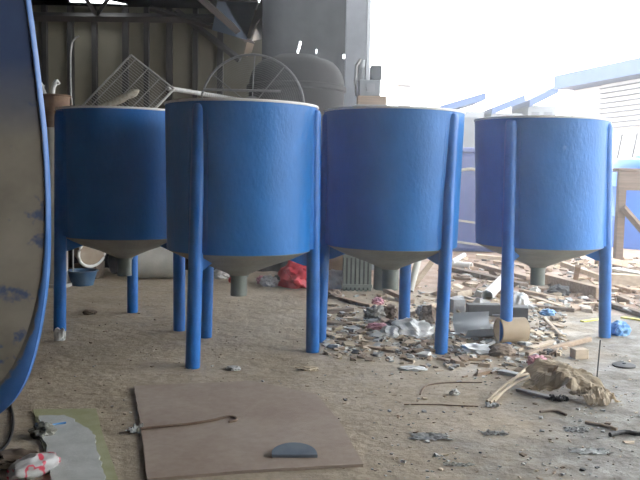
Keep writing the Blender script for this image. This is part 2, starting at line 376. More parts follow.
# ------------------------------------------------------------------ behind the tanks, left to right
# upright pale pipe with a rusty bucket on it
q = G(56, 286); t = thing('pipe_section', q, 'pale grey pipe section standing upright behind leftmost tank, rusty bucket on top', 'pipe')
zt = P(56, 128, q.y).z; b = BM(); lathe(b, [(.11, 0), (.11, zt - .03), (.12, zt - .03), (.12, zt), (.1, zt), (.1, 0)], 32, close=True); obj('barrel', b, 'frp_pale', t)
b = BM(); lathe(b, [(.145, 0), (.145, .03), (.111, .03), (.111, 0)], 32, close=True); obj('flange', b, 'frp_pale', t)
t = thing('bucket', (q.x + .01, q.y, zt), 'rusty brown bucket on the upright pale pipe, white rolls sticking out', 'bucket')
hb = P(56, 95, q.y).z - zt
b = BM(); lathe(b, [(0, 0), (.11, 0), (.135, hb), (.125, hb), (.1, .012), (0, .012)], 32); obj('pail', b, 'rust', t)
b = BM(); lathe(b, [(.135, hb - .018), (.145, hb - .009), (.135, hb), (.128, hb - .009)], 32, close=True); obj('rim', b, 'rust', t)
for i, (px, lab) in enumerate(((44, 'white paper curl at left side of rusty bucket'), (52, 'white paper curl at middle of rusty bucket, taller'))):
    p0 = P(px + 2, 96, q.y); b = BM(); hh = .13 if i else .1
    pts = [Vector((0, 0, -.12)), Vector((-.01, 0, 0)), Vector((-.005 if i else -.03, .0, hh * .6)), Vector((.025 if i else -.045, 0, hh)), Vector((.05 if i else -.02, 0, hh * .85))]
    tube(b, catmull(pts, 5), [.02] * 12 + [.024] * 5 + [.014] * 4, 10); tag(obj('paper_roll', b, 'paper', loc=(p0.x, q.y, p0.z)), lab, 'roll', 'paper curls in the rusty bucket')
b = BM(); q1 = [P(72, 118, q.y + .1), P(71, 95, q.y + .1), P(70.5, 60, q.y + .1), P(71.5, 45, q.y + .1), P(75, 38.5, q.y + .1), P(79, 36, q.y + .1)]
o = Vector((q1[0].x, q1[0].y, .0)); tube(b, catmull([Vector((q1[0].x, q1[0].y, 0)) - o] + [v - o for v in q1], 6), .0075, 8)
tag(obj('rod', b, 'wire', loc=o), 'tall thin grey rod with a hooked top, standing by the rusty bucket', 'rod')

# long work bench under a charcoal tarpaulin
YW = 8.75; x0, x1 = P(74, 270, YW).x, P(300, 270, YW).x; zt = P(252.4, 107, 8.55).z - 51 / F * 8.55 - .012
t = thing('workbench', ((x0 + x1) / 2, YW, 0), 'long workbench hung with a charcoal tarpaulin, behind the two left tanks', 'bench')
b = BM(); box(b, (0, 0, zt - .02), (x1 - x0, .8, .04)); obj('bench_top', b, 'wood_dark', t, smooth=False, bevel=.004)
for sx in (-1, 1):
    for sy in (-1, 1):
        b = BM(); box(b, (sx * ((x1 - x0) / 2 - .08), sy * .33, (zt - .04) / 2), (.07, .07, zt - .04)); obj('leg', b, 'wood_dark', t, smooth=False)
b = BM(); rows = []
for j in range(8):
    rows.append([b.verts.new(((i / 90 - .5) * (x1 - x0), -.42 - .035 * math.sin(i * .9 + .3 * j) * (j / 7), zt - .02 - (zt - .05) * j / 7)) for i in range(91)])
for r0, r1 in zip(rows, rows[1:]):
    for i in range(90): b.faces.new((r0[i], r0[i + 1], r1[i + 1], r1[i]))
bmesh.ops.solidify(b, geom=b.faces[:], thickness=.006); o = obj('tarpaulin', b, 'tarp', t); o['label'] = 'charcoal tarpaulin skirt'

# white wire rack
YR = YW - .1
A, B_ = P(131, 55, YR), P(174, 89, YR); dv = (P(85, 103, YR) - A).normalized(); Ls = 1.02
hx = (B_ - A); hw = hx.length; hx.normalize()
lean = Vector((0, .12, 0))
def rk(u, v): return A + hx * (u * hw) + dv * (v * Ls) 
low = rk(1, 1); dz = low.z - (zt + .008)
org = Vector((low.x, low.y, zt))
Ls += dz / abs(dv.z) * 1.0; low = rk(1, 1); org = Vector((low.x, low.y, zt))
t = thing('wire_rack', org, 'grey wire shelf rack standing on its corner above the leftmost tank', 'rack')
b = BM()
for p0, p1 in ((rk(0, 0), rk(1, 0)), (rk(0, 0), rk(0, 1)), (rk(0, 1), rk(1, 1))): tube(b, [p0 - org, p1 - org], .011, 8)
obj('frame', b, 'wire', t)
b = BM(); tube(b, [rk(1, 0) - org, rk(1, 1) - org], .014, 8); o = obj('front_bar', b, 'white_wire', t); o['label'] = 'white front bar'
b = BM()
for i in range(1, 38): tube(b, [rk(0, i / 38) - org, rk(1, i / 38) - org], .0033, 5)
obj('wires', b, 'wire', t)
b = BM()
for u in (.12, .4, .68, .9): tube(b, [rk(u, 0) - org + Vector((0, -.008, 0)), rk(u, 1) - org + Vector((0, -.008, 0))], .006, 6)
obj('cross_bars', b, 'wire', t)
# tan roll that leans in the rack and the grey pole
p0, p1 = P(104, 112, YR - .2), P(139, 95, YR - .2)
b = BM(); o = Vector((p0.x, p0.y, zt)); dd = (p1 - p0); foot = p0 - dd * ((p0.z - zt) / dd.z); 
ns = 30; pts = [foot.lerp(p1, i / ns) for i in range(ns + 1)]
tube(b, [v - foot for v in pts], [.042 * (1 + .3 * noise.noise(Vector((i * .8, 1, 2)))) for i in range(ns)] + [.012], 14)
tag(obj('fibre_roll', b, 'fibre', loc=foot + Vector((0, 0, .05))), 'tan rolled fibre mat leaning in front of the wire rack', 'roll')
p0, p1 = P(167, 88, YR + .04), P(249, 101.5, 10.32)            # from the rack's corner across to the side of the vat
b = BM(); tube(b, [Vector((0, 0, 0)), p1 - p0], .028, 14); tag(obj('pole', b, 'wire', loc=p0), 'grey metal pole sloping down to the right behind the second tank', 'pole')

# big round fan guard
YF = YW - .2; c = P(252.4, 107, YF); r = c.z - zt - .012
t = thing('fan_guard', (c.x, YF, zt), 'large round wire fan guard standing behind the second blue tank', 'fan guard')
def circ(rad, y, z, k=72): return [Vector((rad * math.cos(2 * PI * i / k), y, z + rad * math.sin(2 * PI * i / k))) for i in range(k)]
zc = c.z - zt
b = BM(); tube(b, circ(r, 0, zc), .013, 8, closed=True); obj('outer_ring', b, 'guard', t)
b = BM()
for i in range(4, 24): tube(b, circ(r * i / 24.5, -.05 * (1 - (i / 24.5) ** 2), zc), .0014, 4, closed=True)
obj('wire_rings', b, 'guard', t)
for a_ in range(8):
    a = R(88 + a_ * 45 + (9 if a_ % 2 else 0)); dv_ = Vector((math.cos(a), 0, math.sin(a)))
    b = BM(); tube(b, [Vector((0, -.06, zc)) + dv_ * .1, Vector((0, -.045, zc)) + dv_ * r * .5, Vector((0, 0, zc)) + dv_ * r], .007, 6); obj('spoke', b, 'guard', t)
b = BM(); tube(b, [(-r * .93, -.075, zc + r * .3), (r * .55, -.075, zc + r * .3)], .014, 8); obj('crossbar', b, 'guard', t)
b = BM(); tube(b, [(0, -.08, zc), (0, -.05, zc)], .11, 24); obj('hub_plate', b, 'guard', t)

# charcoal vat with rounded shoulder behind the fan guard
c = P(296, 120, 10.4); rr_ = 47 / F * 10.4; zt2 = P(296, 53, 10.4).z
t = thing('vat', (c.x, 10.4, 0), 'big charcoal round vat with rounded shoulders, looming behind the fan guard', 'vat')
b = BM(); lathe(b, [(0, 0), (rr_, 0), (rr_, zt2 - .45)] + [(rr_ * (.55 + .45 * math.cos(a)), zt2 - .45 + .36 * math.sin(a)) for a in [R(x) for x in (15, 30, 45, 60, 75, 90)]] + [(rr_ * .4, zt2 - .04), (0, zt2)], 64); obj('shell', b, 'vat', t)
b = BM(); lathe(b, [(rr_, zt2 - .52), (rr_ + .03, zt2 - .5), (rr_ + .03, zt2 - .45), (rr_, zt2 - .43)], 64, close=True); obj('hoop', b, 'vat', t)

# charcoal tarpaulin curtain with three torn slits, then the post that ends it
YC = 13.2; xa, xb = P(262, 50, YC).x, P(352, 50, YC).x; b = BM(); nx, nzz = 90, 80; zb = 5.4
slit = [P(299, 47, YC), P(316.5, 51, YC), P(345, 56.5, YC)]; sz = [(.035, .17), (.02, .085), (.045, .03)]
vs = []
for j in range(nzz + 1):
    row = []
    for i in range(nx + 1):
        x = xa + (xb - xa) * i / nx; z = zb * j / nzz
        row.append(b.verts.new((x, YC + .05 * math.sin(x * 9) + .04 * noise.noise(Vector((x * 2, z, 1))), z)))
    vs.append(row)
for j in range(nzz):
    for i in range(nx):
        cx, cz = xa + (xb - xa) * (i + .5) / nx, zb * (j + .5) / nzz
        if any(abs(cx - s_.x - (cz - s_.z) * .25) < w_ * .62 and abs(cz - s_.z) < h_ * .62 for s_, (w_, h_) in zip(slit, sz)): continue
        b.faces.new((vs[j][i], vs[j][i + 1], vs[j + 1][i + 1], vs[j + 1][i]))
bmesh.ops.solidify(b, geom=b.faces[:], thickness=.01)
tag(obj('tarpaulin_curtain', b, 'tarp', loc=(0, 0, 0)), 'tall charcoal tarpaulin curtain with small torn slits, left of the white opening', 'curtain')
q0, q1 = P(345, 60, 13), P(371, 60, 13)
t = thing('post', ((q0.x + q1.x) / 2, 13, 0), 'tall blue-grey steel post at left edge of the bright opening', 'post')
w = q1.x - q0.x; b = BM(); box(b, (-w * .1, 0, 2.7), (w * .8, .2, 5.4)); obj('column', b, 'grey_post', t, smooth=False, bevel=.01)
b = BM(); box(b, (w * .38, -.03, 2.7), (w * .13, .16, 5.4)); obj('edge_angle', b, 'sheet', t, smooth=False)

# roof truss pieces, pale panel and torn roofing near the back wall
for (a, c, rad, lab) in (((196, -6), (252, 44), .07, 'steel truss brace running from top of photo down to the torn roofing'),
                         ((176, 11), (240, 60), .06, 'lower steel truss brace sloping in front of the pale wall, left of the fan'),
                         ((150, 8), (236, 34), .05, 'shallow steel purlin between the two sloping braces'),
                         ((84, -4), (96, 14), .04, 'small steel brace sloping right beneath the bright roof gap'),
                         ((110, -4), (98, 14), .04, 'small steel brace sloping left beneath the bright roof gap')):
    p0, p1 = G(*a, ZB - rad), P(*c, YB - .17 - rad); b = BM(); tube(b, [Vector((0, 0, 0)), p1 - p0], rad, 4); tag(obj('truss_brace', b, 'steel_dark', loc=p0), lab, 'brace', 'steel roof braces')
def panel(name, pts, Y, m, lab, cat, dep=0.0, grp=None):
    ps = [P(x, y, Y + dep * i) for i, (x, y) in enumerate(pts)]; o = ps[0].copy(); b = BM()
    f = b.faces.new([b.verts.new(p - o) for p in ps]); bmesh.ops.solidify(b, geom=[f], thickness=.03)
    return tag(obj(name, b, m, loc=o, smooth=False), lab, cat, grp)
panel('roof_panel', [(219, -8), (260, -8), (247, 40), (212, 30)], YB - .6, 'skylight', 'dull blue-grey roof panel hanging between the truss braces at top', 'panel')
panel('roof_scrap', [(262, -4), (268, 8), (256, 24), (250, 40), (247, 36), (252, 20)], YB - .7, 'scrap_white', 'white torn roofing flap, topmost beside the blue-grey panel', 'scrap', grp='torn roofing flaps')
panel('roof_scrap', [(266, 8), (272, 16), (270, 30), (262, 39), (252, 41), (256, 28)], YB - .75, 'scrap_white', 'broad white torn roofing flap, middle one of three', 'scrap', grp='torn roofing flaps')
panel('roof_scrap', [(247, 42), (254, 44), (252, 52), (247, 57), (244, 54)], YB - .7, 'tan', 'small pinkish torn roofing flap, lowest one, just above the fan guard', 'scrap', grp='torn roofing flaps')

# cabinet behind the third tank with a box and machine on it
q = G(367, 268); zt3 = P(367, 106, q.y).z; wc = 34 / F * q.y
t = thing('cabinet', (q.x, q.y, 0), 'grey steel cabinet hidden behind the third tank, brown box on top', 'cabinet')
b = BM(); box(b, (0, 0, zt3 / 2), (wc, .4, zt3)); obj('carcass', b, 'machine', t, smooth=False, bevel=.006)
for s_ in (-1, 1):
    b = BM(); box(b, (s_ * wc * .245, -.205, zt3 * .52), (wc * .47, .02, zt3 * .9)); d_ = obj('door', b, 'machine', t, smooth=False, bevel=.004)
    b = BM(); box(b, (s_ * .03, -.225, zt3 * .55), (.012, .02, .12)); obj('handle', b, 'wire', d_, smooth=False)
zk = P(367, 97, q.y).z; b = BM(); box(b, (0, 0, (zk - zt3) / 2), (28 / F * q.y, .3, zk - zt3)); tag(obj('wooden_box', b, 'wood', loc=(q.x, q.y, zt3), smooth=False, bevel=.004), 'flat brown wooden box just above rim of third tank, by white opening', 'box')
t = thing('machine', (P(369, 97, q.y).x, q.y, zk), 'small grey machine of stacked housings standing on the flat brown box', 'machine')
u = q.y / F
b = BM(); box(b, (.0 * u, 0, 8 * u), (21 * u, .22, 16 * u)); obj('base_housing', b, 'machine', t, smooth=False, bevel=.012)
b = BM(); box(b, (6 * u, 0, 23 * u), (11 * u, .18, 14 * u)); obj('upper_housing', b, 'shed_wall', t, smooth=False, bevel=.012)
b = BM(); tube(b, [(-8 * u, 0, 16 * u), (-8 * u, 0, 36 * u)], .04, 14); obj('cylinder', b, 'machine', t)
b = BM(); tube(b, [(-12 * u, -.05, 0), (-14 * u, -.05, 14 * u), (-13 * u, -.05, 30 * u), (-9 * u, -.02, 36 * u)], .018, 8); obj('side_pipe', b, 'wire', t)
b = BM(); box(b, (1 * u, -.12, 8 * u), (8 * u, .02, 8 * u)); obj('front_plate', b, 'sheet', t, smooth=False)

# ------------------------------------------------------------------ under and behind the left tanks
def pipe(name, a, c, r, m, lab, cat='pipe', wall=.008, zoff=0, seg=28, grp=None, za=None):
    p0, p1 = Vector(a), Vector(c); d = p1 - p0; L = d.length
    b = BM(); lathe(b, [(r, 0), (r, L), (r - wall, L), (r - wall, 0)], seg, close=True)
    x, y = frame(d); rot = Matrix((x, y, d.normalized())).transposed().to_4x4(); rot_bm(b, rot)
    return tag(obj(name, b, m, loc=p0), lab, cat, grp)
def rest(px, py, r): q = G(px, py); return Vector((q.x, q.y + r, r))
q = rest(150, 281, .165); pipe('pipe_section', q + Vector((-.16, 0, 0)), q + Vector((.02 + .22, .1, 0)), .165, 'frp_pale', 'pale short pipe section lying behind back leg of leftmost tank, seam on side', wall=.012)
q = rest(122, 276, .13); pipe('pipe_section', q + Vector((-.12, .0, 0)), q + Vector((.1, .2, 0)), .13, 'frp', 'dull grey pipe section lying in shade beside the longer pale pipe section', wall=.012)
q = rest(76, 284, .16); q.z = .27; t = thing('pipe_elbow', (q.x, q.y + .25, 0), 'tan pipe end with white ring, above blue basin under leftmost tank', 'pipe')
b = BM(); pts = [Vector((-.05, .3, .3)), Vector((-.04, .1, .3)), Vector((0, -.02, .29)), Vector((.06, -.1, .27))]; tube(b, catmull(pts, 6), .14, 24); obj('barrel', b, 'tan', t)
b = BM(); n_ = Vector((.7, -.7, -.2)); ax, ay = frame(n_); tube(b, [Vector((.062, -.102, .27)) + .142 * (math.cos(2 * PI * i / 32) * ax + math.sin(2 * PI * i / 32) * ay) for i in range(32)], .016, 8, closed=True); obj('end_ring', b, 'frp_edge', t)
b = BM(); box(b, (-.02, .1, .075), (.22, .3, .15)); obj('block', b, 'wood_dark', t, smooth=False)
q = G(78, 287); b = BM(); lathe(b, [(0, 0), (.1, 0), (.135, .13), (.15, .135), (.15, .142), (.128, .142), (.095, .008), (0, .008)], 36); tag(obj('basin', b, 'basin', loc=q + Vector((0, .14, 0))), 'small pale blue basin on floor behind left leg of leftmost tank', 'basin')
p0, p1 = G(52, 285), G(44, 283); pipe('pipe_offcut', p0 + Vector((.02, .03, .03)), p1 + Vector((-.1, .03, .03)), .03, 'pvc', 'thin pale pipe offcut on floor left of leftmost tank leg', wall=.005)

# ------------------------------------------------------------------ debris
def plank(a, c, w, th, m, lab, za=0., zc=0., name='plank', cat='plank', grp=None, roll=0):
    p0, p1 = G(*a, za), G(*c, zc); d = p1 - p0; L = d.length; x = d.normalized(); y = Vector((0, 0, 1)).cross(x).normalized(); z = x.cross(y)
    b = BM(); box(b, (L / 2, 0, th / 2), (L, w, th)); 
    for v in b.verts: v.co.x += .01 * noise.noise(v.co * 30); 
    rot = Matrix((x, y, z)).transposed().to_4x4(); rot_bm(b, rot)
    return tag(obj(name, b, m, loc=p0, smooth=False, bevel=min(.004, th * .2)), lab, cat, grp)
WS = 'timber offcuts in the scrap heap'
plank((452, 271), (524, 288), .10, .05, 'wood_dark', 'long dark timber lying between third and fourth tanks, behind the white pipe', grp=WS)
plank((452, 293), (496, 309), .035, .02, 'wood_pale', 'thin pale stick lying in front of the open white pipe', name='stick', cat='stick', grp=WS)
plank((478, 266), (531, 280), .12, .04, 'wood', 'broad timber passing behind left leg of the rightmost tank', za=.08, zc=.06, grp=WS)
plank((476, 258), (560, 266), .12, .05, 'wood_pale', 'pale board farthest back beneath the rightmost tank', za=.06, zc=.02, grp=WS)
plank((545, 284), (600, 299), .09, .11, 'wood', 'thick timber with sawn end, right of the rightmost tank outlet', grp=WS)
plank((562, 266), (604, 281), .05, .05, 'wood_pale', 'short pale batten above the thick sawn timber', za=.14, zc=.1, grp=WS)
plank((598, 284), (662, 288), .14, .12, 'wood_pale', 'heavy pale beam behind right leg of the rightmost tank', za=0, zc=0, grp=WS)
plank((612, 270), (662, 279), .16, .03, 'paper', 'white painted board below the timber bench at right edge', za=.12, zc=.1, grp=WS)
plank((600, 304), (660, 322), .07, .04, 'wood_dark', 'dark batten at right edge beside yellow strip', grp=WS)
plank((520, 292), (556, 300), .06, .03, 'wood', 'small board lying beneath outlet of the rightmost tank', za=.03, zc=.0, grp=WS)
plank((534, 300), (562, 309), .05, .03, 'wood_pale', 'short pale board in front of the small board beneath outlet', grp=WS)
plank((530, 308), (575, 312), .05, .03, 'wood_dark', 'dark flat batten just behind the pale clear floor at right', grp=WS)
plank((544, 319), (561, 337), .025, .02, 'wood_pale', 'thin pale stick pointing towards us on clear floor under rightmost tank', name='stick', cat='stick', grp=WS)
plank((527, 357), (590, 341), .03, .03, 'wood', 'long brown batten sloping up right behind the crumpled paper bag', grp=WS)
plank((530, 350), (553, 343), .05, .02, 'wood_pale', 'short pale board in front of the cardboard tube', grp=WS)
plank((500, 373), (534, 380), .05, .02, 'sheet', 'grey flat strip left of the crumpled paper bag', name='metal_strip', cat='strip')
plank((518, 391), (551, 399), .035, .015, 'sheet', 'pale grey slat in front of the crumpled paper bag', name='slat', cat='slat')
plank((340, 300), (372, 308), .06, .03, 'wood', 'board lying left under third tank', grp=WS)
plank((385, 292), (412, 304), .05, .04, 'wood', 'board behind back leg of third tank', za=.03, grp=WS)
plank((326, 314), (352, 311), .06, .03, 'wood_dark', 'dark short board beside left leg of third tank', grp=WS)
plank((408, 315), (436, 306), .05, .03, 'wood_pale', 'pale board right of the third tank back leg', grp=WS)
plank((452, 336), (476, 333), .06, .02, 'sheet', 'flat grey strip in front of the sheet metal trough', name='metal_strip', cat='strip')
plank((350, 345), (395, 352), .05, .015, 'wood', 'thin dusty board in front of the white plastic bag', grp=WS)
plank((625, 267), (600, 262), .06, .06, 'wood', 'timber end leaning on the heavy pale beam', za=.2, zc=.3, grp=WS)
plank((575, 283), (578, 268), .05, .03, 'wood', 'upright broken timber stub above the thick sawn timber', za=.0, zc=.3, name='timber_stub', cat='plank', grp=WS)
def up(px, py, hpx, w, m, lab, name, cat):
    q = G(px, py); hh = hpx / F * q.y; b = BM(); box(b, (0, 0, hh / 2), (w, w * .7, hh)); return tag(obj(name, b, m, loc=q, smooth=False, bevel=.003), lab, cat)
up(589, 296, 12, .05, 'wood_pale', 'small pale wood block standing on end below the thick timber', 'wood_block', 'block')
q = G(579, 358); b = BM(); box(b, (0, 0, .03), (.09, .07, .06), Matrix.Rotation(.2, 3, 'Z')); tag(obj('wood_block', b, 'wood_pale', loc=q, smooth=False, bevel=.004), 'brown wood block just behind the crumpled paper bag', 'block')

q = G(489, 302); r = .052; p0 = Vector((q.x - .02, q.y, r)); p1 = G(503, 286); p1 = Vector((p1.x + .03, p1.y + .05, r + .03)); pipe('pipe', p0, p1, r, 'pvc', 'open white plastic pipe pointing at us, left of rightmost tank left leg', wall=.005)
p0, p1 = G(451, 266, .03), G(471, 268, .03); pipe('pipe', p0 + Vector((0, 0, .02)), p1 + Vector((0, 0, .02)), .045, 'pvc', 'white pipe offcut with dark open end, far back between third and fourth tanks', wall=.008)
p0, p1 = G(452, 262, .1), G(464, 255, .1); b = BM(); tube(b, [Vector((0, 0, 0)), p1 - p0], .03, 12); tag(obj('pipe', b, 'pvc', loc=p0), 'short white pipe sloping up from the dark-ended pipe offcut', 'pipe')
# sheet metal trough
q = G(482, 341); b = BM(); L = .28; prof = [(.0 + .115 * math.cos(a), .115 + .115 * math.sin(a)) for a in [R(180 + i * 15) for i in range(13)]]
va = [[b.verts.new((-L / 2 + L * i / 2, y_, z_)) for y_, z_ in prof] for i in range(3)]
for r0, r1 in zip(va, va[1:]):
    for i in range(12): b.faces.new((r0[i], r0[i + 1], r1[i + 1], r1[i]))
bmesh.ops.solidify(b, geom=b.faces[:], thickness=.006); rot_bm(b, Matrix.Rotation(.3, 4, 'Z') @ Matrix.Rotation(.35, 4, 'X'))
mzz = min(v.co.z for v in b.verts)
for v in b.verts: v.co.z -= mzz
tag(obj('trough', b, 'sheet', loc=q + Vector((-.01, .17, .0))), 'curved grey sheet metal trough, left of the tan cardboard tube', 'trough')
p0, p1 = rest(501, 346, .085), rest(528, 346, .085); p1.y += .02; pipe('tube', p0, p1, .085, 'card', 'thick tan cardboard tube lying behind left leg of rightmost tank', 'tube', wall=.014)
def block(px, py, s, m, lab, name='block', cat='block', rz=0, z=0):
    q = G(px, py); b = BM(); box(b, (0, 0, s[2] / 2), s, Matrix.Rotation(rz, 3, 'Z')); return tag(obj(name, b, m, loc=q + Vector((0, s[1] / 2, z)), smooth=False, bevel=.006), lab, cat)
block(457, 313, (.11, .12, .11), 'concrete', 'pale grey block right of the third tank right leg', 'concrete_block', 'block', .3)
block(521, 322, (.13, .14, .11), 'slab', 'charcoal block behind the tan cardboard tube', 'slab_block', 'block', -.2)
block(484, 316, (.26, .1, .09), 'slab', 'charcoal slab lying behind the sheet metal trough', 'slab', 'slab', .05)
def bag(px, py, s, m, lab, name='plastic_bag', cat='bag', seed=1, amp=.35, freq=2.4, sharp=False, rz=0, grp=None):
    q = G(px, py); b = BM(); lump(b, s, seed, amp, freq, 4, sharp); rot_bm(b, Matrix.Rotation(rz, 4, 'Z'))
    return tag(obj(name, b, m, loc=q + Vector((0, s[1] * .45, 0)), smooth=not sharp), lab, cat, grp)
bag(298, 289, (.36, .3, .26), 'red', 'red plastic bag behind right leg of second tank', seed=3, amp=.3)
bag(269, 287, (.16, .15, .1), 'paper', 'white crumpled litter left of the red plastic bag', 'litter', 'litter', seed=5)
bag(262, 284, (.12, .12, .08), 'pink', 'pink crumpled litter left of the red plastic bag, farther back', 'litter', 'litter', seed=6)
bag(280, 284, (.16, .15, .09), 'slab', 'dark crumpled litter touching the red plastic bag', 'litter', 'litter', seed=7)
bag(222, 279, (.2, .16, .1), 'paper', 'white crumpled litter behind left legs of second tank', 'litter', 'litter', seed=8)
bag(233, 283, (.1, .1, .07), 'red', 'small red litter behind outlet of second tank', 'litter', 'litter', seed=9)
bag(335, 289, (.24, .2, .16), 'plastic_white', 'white plastic bag right of second tank right leg, below tan carton', seed=10, sharp=True, amp=.3)
bag(412, 338, (.26, .18, .11), 'plastic_white', 'large white plastic bag in front of back leg of third tank', seed=11, sharp=True, amp=.3)
bag(393, 338, (.14, .12, .07), 'plastic_white', 'smaller white plastic bag at left of the large white one', seed=12, sharp=True, amp=.3)
bag(376, 320, (.15, .13, .1), 'frp_pale', 'pale greenish crumpled bag under third tank, left of its back leg', seed=13)
bag(378, 331, (.15, .1, .05), 'pink', 'pinkish cloth scrap in front of the pale greenish bag', 'cloth_scrap', 'scrap', seed=14)
bag(378, 305, (.1, .1, .06), 'pink', 'pink scrap behind the pale greenish bag', 'plastic_scrap', 'scrap', seed=15)
bag(391, 319, (.14, .12, .1), 'stone', 'dark brown lump left of third tank back leg', 'rubble_lump', 'rubble', seed=16)
bag(429, 324, (.13, .12, .13), 'stone', 'tall brown lump between back leg and right leg of third tank', 'rubble_lump', 'rubble', seed=17)
bag(423, 316, (.1, .1, .08), 'sheet', 'grey crumpled lump behind the tall brown lump', 'litter', 'litter', seed=18)
bag(394, 328, (.12, .1, .05), 'slab', 'dark scrap between the white bags and the greenish bag', 'litter', 'litter', seed=19)
bag(334, 299, (.14, .12, .08), 'stone', 'brown lump left under third tank near its left leg', 'rubble_lump', 'rubble', seed=20)
bag(521, 309, (.14, .12, .12), 'plastic_white', 'white crumpled bag right of left leg of rightmost tank', seed=21, sharp=True, amp=.3)
bag(549, 316, (.12, .1, .05), 'blue_bag', 'light blue plastic scrap on clear floor under rightmost tank', 'plastic_scrap', 'scrap', seed=22)
bag(622, 336, (.12, .1, .09), 'blue_bag', 'light blue plastic bag right of right leg of rightmost tank', seed=23, sharp=True)
bag(560, 296, (.2, .12, .1), 'slab', 'black crumpled litter behind the short pale board, right of outlet', 'litter', 'litter', seed=24)
bag(536, 296, (.1, .1, .08), 'paper', 'white crumpled litter directly beneath the rightmost tank outlet', 'litter', 'litter', seed=25)
bag(440, 340, (.09, .09, .05), 'paper', 'white scrap behind foot of third tank right leg', 'litter', 'litter', seed=26)
bag(550, 355, (.12, .07, .03), 'slab', 'dark lump in front of the tan cardboard tube', 'litter', 'litter', seed=27)
bag(498, 352, (.1, .08, .03), 'pink', 'pinkish red dust scrap by foot of rightmost tank left leg', 'plastic_scrap', 'scrap', seed=28)
bag(503, 357, (.14, .1, .07), 'stone', 'brown lump in front of left leg of rightmost tank', 'rubble_lump', 'rubble', seed=29, sharp=True)
bag(480, 355, (.2, .14, .05), 'plastic_white', 'flat white plastic bag left of left foot of rightmost tank', seed=30, sharp=True)
bag(540, 369, (.12, .1, .07), 'pink', 'purple-pink plastic scrap at left end of the crumpled paper bag', 'plastic_scrap', 'scrap', seed=31)
bag(59, 341, (.075, .05, .09), 'paper', 'white paper chip beside left foot of leftmost tank', 'paper_scrap', 'scrap', seed=32, amp=.5, freq=1.1)
bag(88, 315, (.1, .07, .035), 'stone', 'dark chip on floor under leftmost tank', 'rubble_lump', 'rubble', seed=33)
bag(233, 371, (.08, .05, .025), 'concrete', 'pale flat chip on floor right of second tank front foot', 'stone_chip', 'chip', seed=34)
bag(308, 371, (.12, .06, .02), 'kraft', 'brown flat scrap on floor in front of second tank right foot', 'paper_scrap', 'scrap', seed=35)
bag(413, 371, (.14, .06, .02), 'plastic_white', 'thin white plastic scrap on open floor left of third tank right foot', 'plastic_scrap', 'scrap', seed=36, sharp=True)
bag(455, 396, (.05, .04, .03), 'paper', 'small white chip near the bent dark wire', 'paper_scrap', 'scrap', seed=37)
plank((582, 322), (603, 319), .04, .01, 'yellow', 'yellow plastic strip left of rightmost tank right leg', name='plastic_strip', cat='strip')
plank((622, 318), (650, 322), .05, .012, 'yellow', 'yellow plastic strip at right edge of photo', name='plastic_strip', cat='strip')
plank((625, 309), (652, 318), .06, .012, 'paper', 'white board piece just behind the yellow strip at right edge', name='board_piece', cat='board', za=.03)

# slatted crate, carton and grey drum under the third tank
q = G(357, 291); t = thing('slatted_crate', (q.x, q.y + .12, 0), 'dark slatted crate under third tank, left of grey drum', 'crate')
hh = P(357, 253, q.y).z; w = 30 / F * q.y
for i in range(7):
    b = BM(); box(b, (-w / 2 + w * (i + .5) / 7, -.12, hh / 2), (w / 7 * .6, .015, hh)); obj('slat', b, 'outlet', t, smooth=False)
b = BM(); box(b, (0, 0, hh / 2), (w * .96, .2, hh * .97)); o = obj('liner', b, 'black', t, smooth=False)
for z in (.05, hh - .03):
    b = BM(); box(b, (0, -.132, z), (w, .012, .03)); obj('rail', b, 'outlet', t, smooth=False)
q = G(387, 291); hh = P(387, 258, q.y).z; b = BM(); rr_ = 13 / F * q.y; lathe(b, [(0, 0), (rr_, 0), (rr_ * 1.03, .02), (rr_, .04), (rr_, hh - .02), (rr_ * 1.03, hh), (rr_ * .9, hh), (rr_ * .88, hh - .02), (0, hh - .02)], 32); tag(obj('drum', b, 'outlet', loc=q + Vector((0, rr_, 0))), 'grey-green drum standing under third tank, right of slatted crate', 'drum')
q = G(341, 290); zc2 = P(341, 276, q.y + .3).z; b = BM(); box(b, (0, 0, .17), (.2, .16, .34)); tag(obj('carton', b, 'card', loc=q + Vector((-.02, .35, 0)), smooth=False, bevel=.004), 'tan carton behind white bag, between second and third tanks', 'carton')
q = G(412, 292); b = BM(); tube(b, [Vector((-.02, 0, 0)), Vector((.12, .35, .38))], .035, 10); tag(obj('pale_post', b, 'frp_pale', loc=q), 'pale stake leaning right of the third tank back leg', 'stake')
q = G(425, 290); b = BM(); box(b, (0, 0, .16), (.05, .03, .36), Matrix.Rotation(.6, 3, 'Y')); tag(obj('pale_stake', b, 'wood_pale', loc=q + Vector((0, .1, .0)), smooth=False), 'pale wooden stake leaning left of third tank right leg', 'stake')

